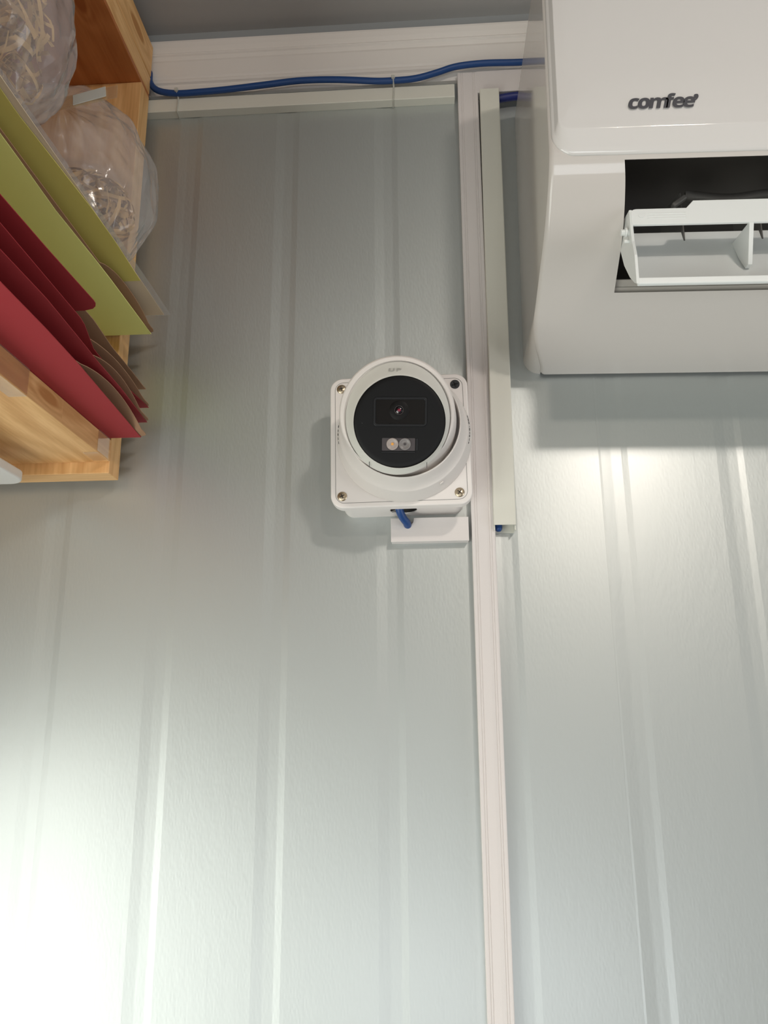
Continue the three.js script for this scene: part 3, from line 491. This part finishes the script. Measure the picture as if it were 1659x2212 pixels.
// ---------------------------------------------------------------- wooden shelf
const XS = -0.266;                                  // open edge of the shelf
{
  const t = thing('shelf', 'pine wood shelf full of folded paper bags and packing', 'shelf', [(XL + XS) / 2, 0.2095, 0.30]);
  const z1 = 0.64;
  const w = (name, g, grain, ox, oy, label) => rpart(name, metreUV(g, grain, ox, oy), M.wood, t, label);
  w('end_panel', box(XL + 0.001, XS, 0.1995, 0.5945, 0.0145, 0.0355, 0.0008), 1, 0.1, 0.2);
  w('end_panel', box(XL + 0.001, XS, 0.1995, 0.5945, z1 - 0.021, z1, 0.0008), 1, 0.4, 0.1);
  w('bottom_board', box(XL + 0.001, XS, 0.2095, 0.2286, 0.0357, z1 - 0.0212, 0.0008), 2, 0.33, 0.05);
  w('top_board', box(XL + 0.001, XS, 0.5988, 0.6180, 0.0145, z1, 0.0008), 2, 0.75, 0.31); rpart('top_panel', metreUV(box(XL + 0.011, XS - 0.0006, 0.5946, 0.5986, 0.0145, z1), 2, 0.75, 0.31), M.woodRed, t, 'reddish stained panel under the top board');
  w('upper_board', box(XL + 0.001, XS + 0.0005, 0.6186, 0.6545, 0.0150, z1, 0.0012), 2, 0.15, 0.57);
  w('back_board', box(XL + 0.001, XL + 0.010, 0.2288, 0.5946, 0.0357, z1 - 0.0212), 1, 0.9, 0.7);
  // clear tape wrapped over the lower board's edge
  const tp = (z0, z1b) => merge([box(XS + 0.0001, XS + 0.0004, 0.2105, 0.2290, z0, z1b), box(XS - 0.012, XS + 0.0004, 0.2091, 0.2094, z0, z1b)]);
  rpart('tape', tp(0.040, 0.062), M.tape, t, 'clear tape over the board edge'); rpart('tape', tp(0.176, 0.260), M.tape, t, 'clear tape over the board edge');
  { const t2 = thing('plastic_bar', 'white rounded plastic bar fixed under the wooden shelf', 'bar', [-0.3460, 0.187, 0.25]);
    const sh = new THREE.Shape(); sh.moveTo(-0.019, -0.20); sh.lineTo(0.019, -0.20); sh.lineTo(0.019, 0.190); sh.absarc(0.005, 0.190, 0.014, 0, Math.PI / 2); sh.lineTo(-0.005, 0.204); sh.absarc(-0.005, 0.190, 0.014, Math.PI / 2, Math.PI); sh.closePath();
    part('bar', new THREE.ExtrudeGeometry(sh, { depth: 0.0050, bevelEnabled: true, bevelThickness: 0.0015, bevelSize: 0.0012, bevelSegments: 3 }).rotateX(-Math.PI / 2).translate(0, 0.0015, 0.006), M.barWhite, t2);
    for (const z of [-0.08, 0.12]) part('mount', box(-0.008, 0.008, 0.0078, 0.0224, z - 0.008, z + 0.008, 0.001), M.barWhite, t2); }
}

// ---------------------------------------------------------------- folded paper bags lying on the shelf
// a sheet: edge(z) is the free right-hand edge, yf(x, z) the height, from z0 to z1
function sheet(z0, z1, edge, yf, xin = -0.50, th = 0.0005, nz = 56, nx = 14) {
  const top = [], bot = [];
  for (let i = 0; i <= nz; i++) {
    const z = lerp(z0, z1, Math.pow(i / nz, 1.3)), xe = edge(z), rt = [], rb = [];
    for (let j = 0; j <= nx; j++) { const x = lerp(xin, xe, 1 - Math.pow(1 - j / nx, 1.8)), y = yf(x, z); rt.push(new THREE.Vector3(x, y + th, z)); rb.push(new THREE.Vector3(x, y, z)); }
    top.push(rt); bot.push(rb);
  }
  const col = (j) => top.map((r, i) => [r[j], bot[i][j]]), row = (i) => [top[i], bot[i]];
  return merge([gridGeo(top, true), gridGeo(bot), gridGeo(col(nx), true), gridGeo(col(0)), gridGeo(row(0)), gridGeo(row(nz), true)]);
}
const poly = (pts) => (z) => { if (z <= pts[0][0]) return pts[0][1]; for (let i = 1; i < pts.length; i++) if (z <= pts[i][0]) return lerp(pts[i - 1][1], pts[i][1], (z - pts[i - 1][0]) / (pts[i][0] - pts[i - 1][0])); return pts[pts.length - 1][1]; };
const roundStart = (e, z0, r) => (z) => { const d = z - z0; return e(z) - (d < r ? r - Math.sqrt(Math.max(0, r * r - (r - d) * (r - d))) : 0); };
const bump = (z, a, b) => (z <= a || z >= b ? 0 : Math.pow(Math.sin(Math.PI * (z - a) / (b - a)), 0.8));
const ZF = 0.0400, ZN = 0.56;
function bag(label, y, lower, upper, o) {
  const t = thing('paper_bag', label, 'paper bag', [-0.38, y, 0.30], o.group || 'folded paper bags on the shelf');
  const fall = (x) => sstep(-0.33, -0.24, x);
  rpart('lower_sheet', sheet(o.lz0 || ZF, ZN, lower, (x, z) => y + (o.sag || 0) * fall(x) * 0), o.color, t);
  const uy = (x, z) => y + 0.0008 + (o.h ?? 0.009) * fall(x) * bump(z, o.a || 0.048, o.b || 0.19) + (o.lift || 0);
  rpart('upper_sheet', sheet(ZF, ZN, upper, uy), o.inside || M.kraft, t, 'brown inside of the upper sheet');
  if (o.fold) rpart('folded_base', box(-0.60, -0.315, y - o.fold, y - 0.0001, ZF + 0.002, ZN, 0.003), o.color, t);
  return t;
}
bag('lowest red paper bag, lying on the bottom board', 0.2288, poly([[0.045, -0.2388], [0.174, -0.2303], [0.176, -0.2300], [0.23, -0.2280], [0.29, -0.2274], [0.56, -0.227]]), roundStart(poly([[0.04, -0.2330], [0.176, -0.2306], [0.56, -0.2285]]), ZF, 0.006), { color: M.red, a: 0.058, b: 0.180, h: 0.0095 });
bag('second red paper bag from the bottom of the stack', 0.2420, poly([[0.045, -0.2345], [0.110, -0.2296], [0.162, -0.2279], [0.176, -0.2267], [0.243, -0.2232], [0.30, -0.2238], [0.56, -0.223]]), roundStart(poly([[0.04, -0.2318], [0.15, -0.2300], [0.56, -0.2260]]), ZF, 0.006), { color: M.red, a: 0.066, b: 0.166, h: 0.0090 });
bag('third red paper bag up, gaping with brown lining', 0.2552, poly([[0.045, -0.2342], [0.10, -0.2380], [0.15, -0.2350], [0.19, -0.2250], [0.30, -0.2230], [0.56, -0.222]]), roundStart(poly([[0.04, -0.2322], [0.16, -0.2330], [0.56, -0.2250]]), ZF, 0.006), { color: M.red, a: 0.060, b: 0.165, h: 0.0065 });
bag('topmost dark red paper bag, short front flap under brown sheet', 0.2700, roundStart(poly([[0.185, -0.2188], [0.25, -0.2215], [0.31, -0.2230], [0.56, -0.223]]), 0.178, 0.012), poly([[0.04, -0.2378], [0.115, -0.2374], [0.16, -0.2330], [0.56, -0.2280]]), { color: M.red, lz0: 0.178, h: 0.002, lift: 0.0014 });
bag('lime green paper bag with a clean square corner', 0.3238, poly([[0.04, -0.2366], [0.128, -0.2369], [0.156, -0.2375], [0.213, -0.2397], [0.26, -0.2388], [0.56, -0.237]]), roundStart(poly([[0.04, -0.2322], [0.10, -0.2362], [0.56, -0.2385]]), ZF, 0.007), { color: M.green, a: 0.056, b: 0.150, h: 0.010, fold: 0.0505 });
{
  const t = bag('olive green paper bag topmost in the pile, pale kraft tip', 0.3405, poly([[0.10, -0.2262], [0.15, -0.2254], [0.19, -0.2263], [0.28, -0.2325], [0.56, -0.231]]), poly([[0.04, -0.2264], [0.20, -0.2268], [0.56, -0.2330]]), { color: M.olive, lz0: 0.098, h: 0.0, inside: M.kraftPale, lift: 0.0006, fold: 0.0065 });
}
solo('plastic_sleeve', sheet(0.034 + 0.003, 0.40, poly([[0.037, -0.2215], [0.10, -0.2220], [0.20, -0.2240], [0.40, -0.229]]), (x, z) => 0.3432, -0.40, 0.0002, 20, 6), M.film, 'clear plastic sleeve edge showing just beyond the kraft tip', 'plastic sleeve', [-0.30, 0.343, 0.2]);

// ---------------------------------------------------------------- clear bags of shredded paper
function film(c, r, wr, floorY, sd, tilt) {
  const g = new THREE.SphereGeometry(1, 96, 64), p = g.attributes.position, e = new THREE.Euler(...tilt), v = new THREE.Vector3();
  const h = (a, b, k) => Math.sin(a * k + sd) * Math.cos(b * k * 1.3 + sd * 1.7);
  for (let i = 0; i < p.count; i++) {
    v.fromBufferAttribute(p, i);
    const a = Math.atan2(v.y, v.x), b = Math.asin(Math.max(-1, Math.min(1, v.z)));
    const q = (x) => Math.sign(x) * Math.pow(Math.abs(x), 0.92);
    let f = 1 + wr * (0.55 * h(a, b, 2) + 0.35 * Math.abs(h(a + 0.6 * b, b, 5)) - 0.30 * Math.abs(h(b + 0.7 * a, a - b, 4)) + 0.18 * Math.abs(h(a - b, b, 11)));
    v.set(q(v.x) * r[0], q(v.y) * r[1], q(v.z) * r[2]).multiplyScalar(f).applyEuler(e);
    v.x += c[0]; v.y = Math.max(floorY, v.y + c[1]); v.z += c[2];
    p.setXYZ(i, v.x, v.y, v.z);
  }
  const m = mergeVertices(g, 1e-5); m.computeVertexNormals(); return m;
}
function shreds(n, c, r, tilt, floorY) {
  const list = [], e = new THREE.Euler(...tilt);
  for (let k = 0; k < n; k++) {
    const u = new THREE.Vector3(rr(-1, 1), rr(-1, 1), rr(-1, 1)); if (u.length() > 1) { k--; continue; }
    u.multiply(new THREE.Vector3(...r)).applyEuler(e).add(new THREE.Vector3(...c));
    const d = new THREE.Vector3(rr(-1, 1), rr(-0.8, 0.8), rr(-1, 1)).normalize(), s = new THREE.Vector3(rr(-1, 1), rr(-1, 1), rr(-1, 1)).cross(d).normalize(), n0 = d.clone().cross(s);
    const len = rr(0.022, 0.055), bend = rr(-0.9, 0.9), w = rr(0.0011, 0.0019), A = [], B = [], tw = rr(-0.7, 0.7);
    for (let i = 0; i <= 7; i++) {
      const t = i / 7 - 0.5; const q = u.clone().addScaledVector(d, t * len).addScaledVector(n0, bend * len * (t * t - 0.1)); const ss = s.clone().applyAxisAngle(d, tw * t * 3).multiplyScalar(w);
      // keep inside the bag
      const l = q.clone().sub(new THREE.Vector3(...c)); const m = Math.hypot(l.x / r[0], l.y / r[1], l.z / r[2]); if (m > 1.04) q.sub(l.multiplyScalar(1 - 1.04 / m)); q.y = Math.max(floorY + 0.003, q.y);
      A.push(q.clone().add(ss)); B.push(q.clone().sub(ss));
    }
    list.push(gridGeo([A, B]));
  }
  return merge(list);
}
{
  const b1 = { c: [-0.2970, 0.4340, 0.0960], r: [0.073, 0.080, 0.056], t: [0, 0, 0.15] };
  const t = thing('plastic_bag', 'clear plastic bag lower and nearer the wall, pale label strip', 'plastic bag', [b1.c[0], 0.3442, b1.c[2]], 'clear bags of shredded paper');
  rpart('bag_film', film(b1.c, b1.r, 0.11, 0.3445, 1.3, b1.t), M.film, t);
  rpart('folded_flap', new RoundedBoxGeometry(0.078, 0.0190, 0.0005, 2, 0.0002).rotateX(-0.35).rotateZ(0.20).translate(-0.2690, 0.4590, 0.1595), M.tape, t, 'folded film flap of the bag');
  rpart('label_strip', new RoundedBoxGeometry(0.026, 0.0150, 0.0006, 2, 0.0002).rotateX(-0.35).rotateZ(0.26).translate(-0.2520, 0.4630, 0.1605), M.filmLabel, t, 'pale label strip on the film');
  const s1 = shreds(230, [-0.2800, 0.4060, 0.0960], [0.040, 0.032, 0.036], [0, 0, 0], 0.346);
  const m1 = solo('shredded_paper', s1, M.shred, 'brown shredded paper strips inside the lower clear bag', 'shredded paper', [-0.276, 0.3465, 0.098]); m1.userData.kind = 'stuff';
  const b2 = { c: [-0.3140, 0.4680, 0.2420], r: [0.082, 0.088, 0.074], t: [0, 0, 0.1] };
  const t2 = thing('plastic_bag', 'clear plastic bag upper and nearer the viewer, under the top board', 'plastic bag', [b2.c[0], 0.3442, b2.c[2]], 'clear bags of shredded paper');
  rpart('bag_film', film(b2.c, b2.r, 0.10, 0.3445, 4.1, b2.t), M.film, t2);
  const s2 = shreds(320, [-0.3080, 0.4650, 0.2200], [0.050, 0.072, 0.042], [0, 0, 0], 0.346);
  const m2 = solo('shredded_paper', s2, M.shred, 'brown shredded paper strips inside the upper clear bag', 'shredded paper', [-0.308, 0.3465, 0.220]); m2.userData.kind = 'stuff';
}
scene.traverse((o) => { delete o.userData0; });
renderer.render(scene, camera);
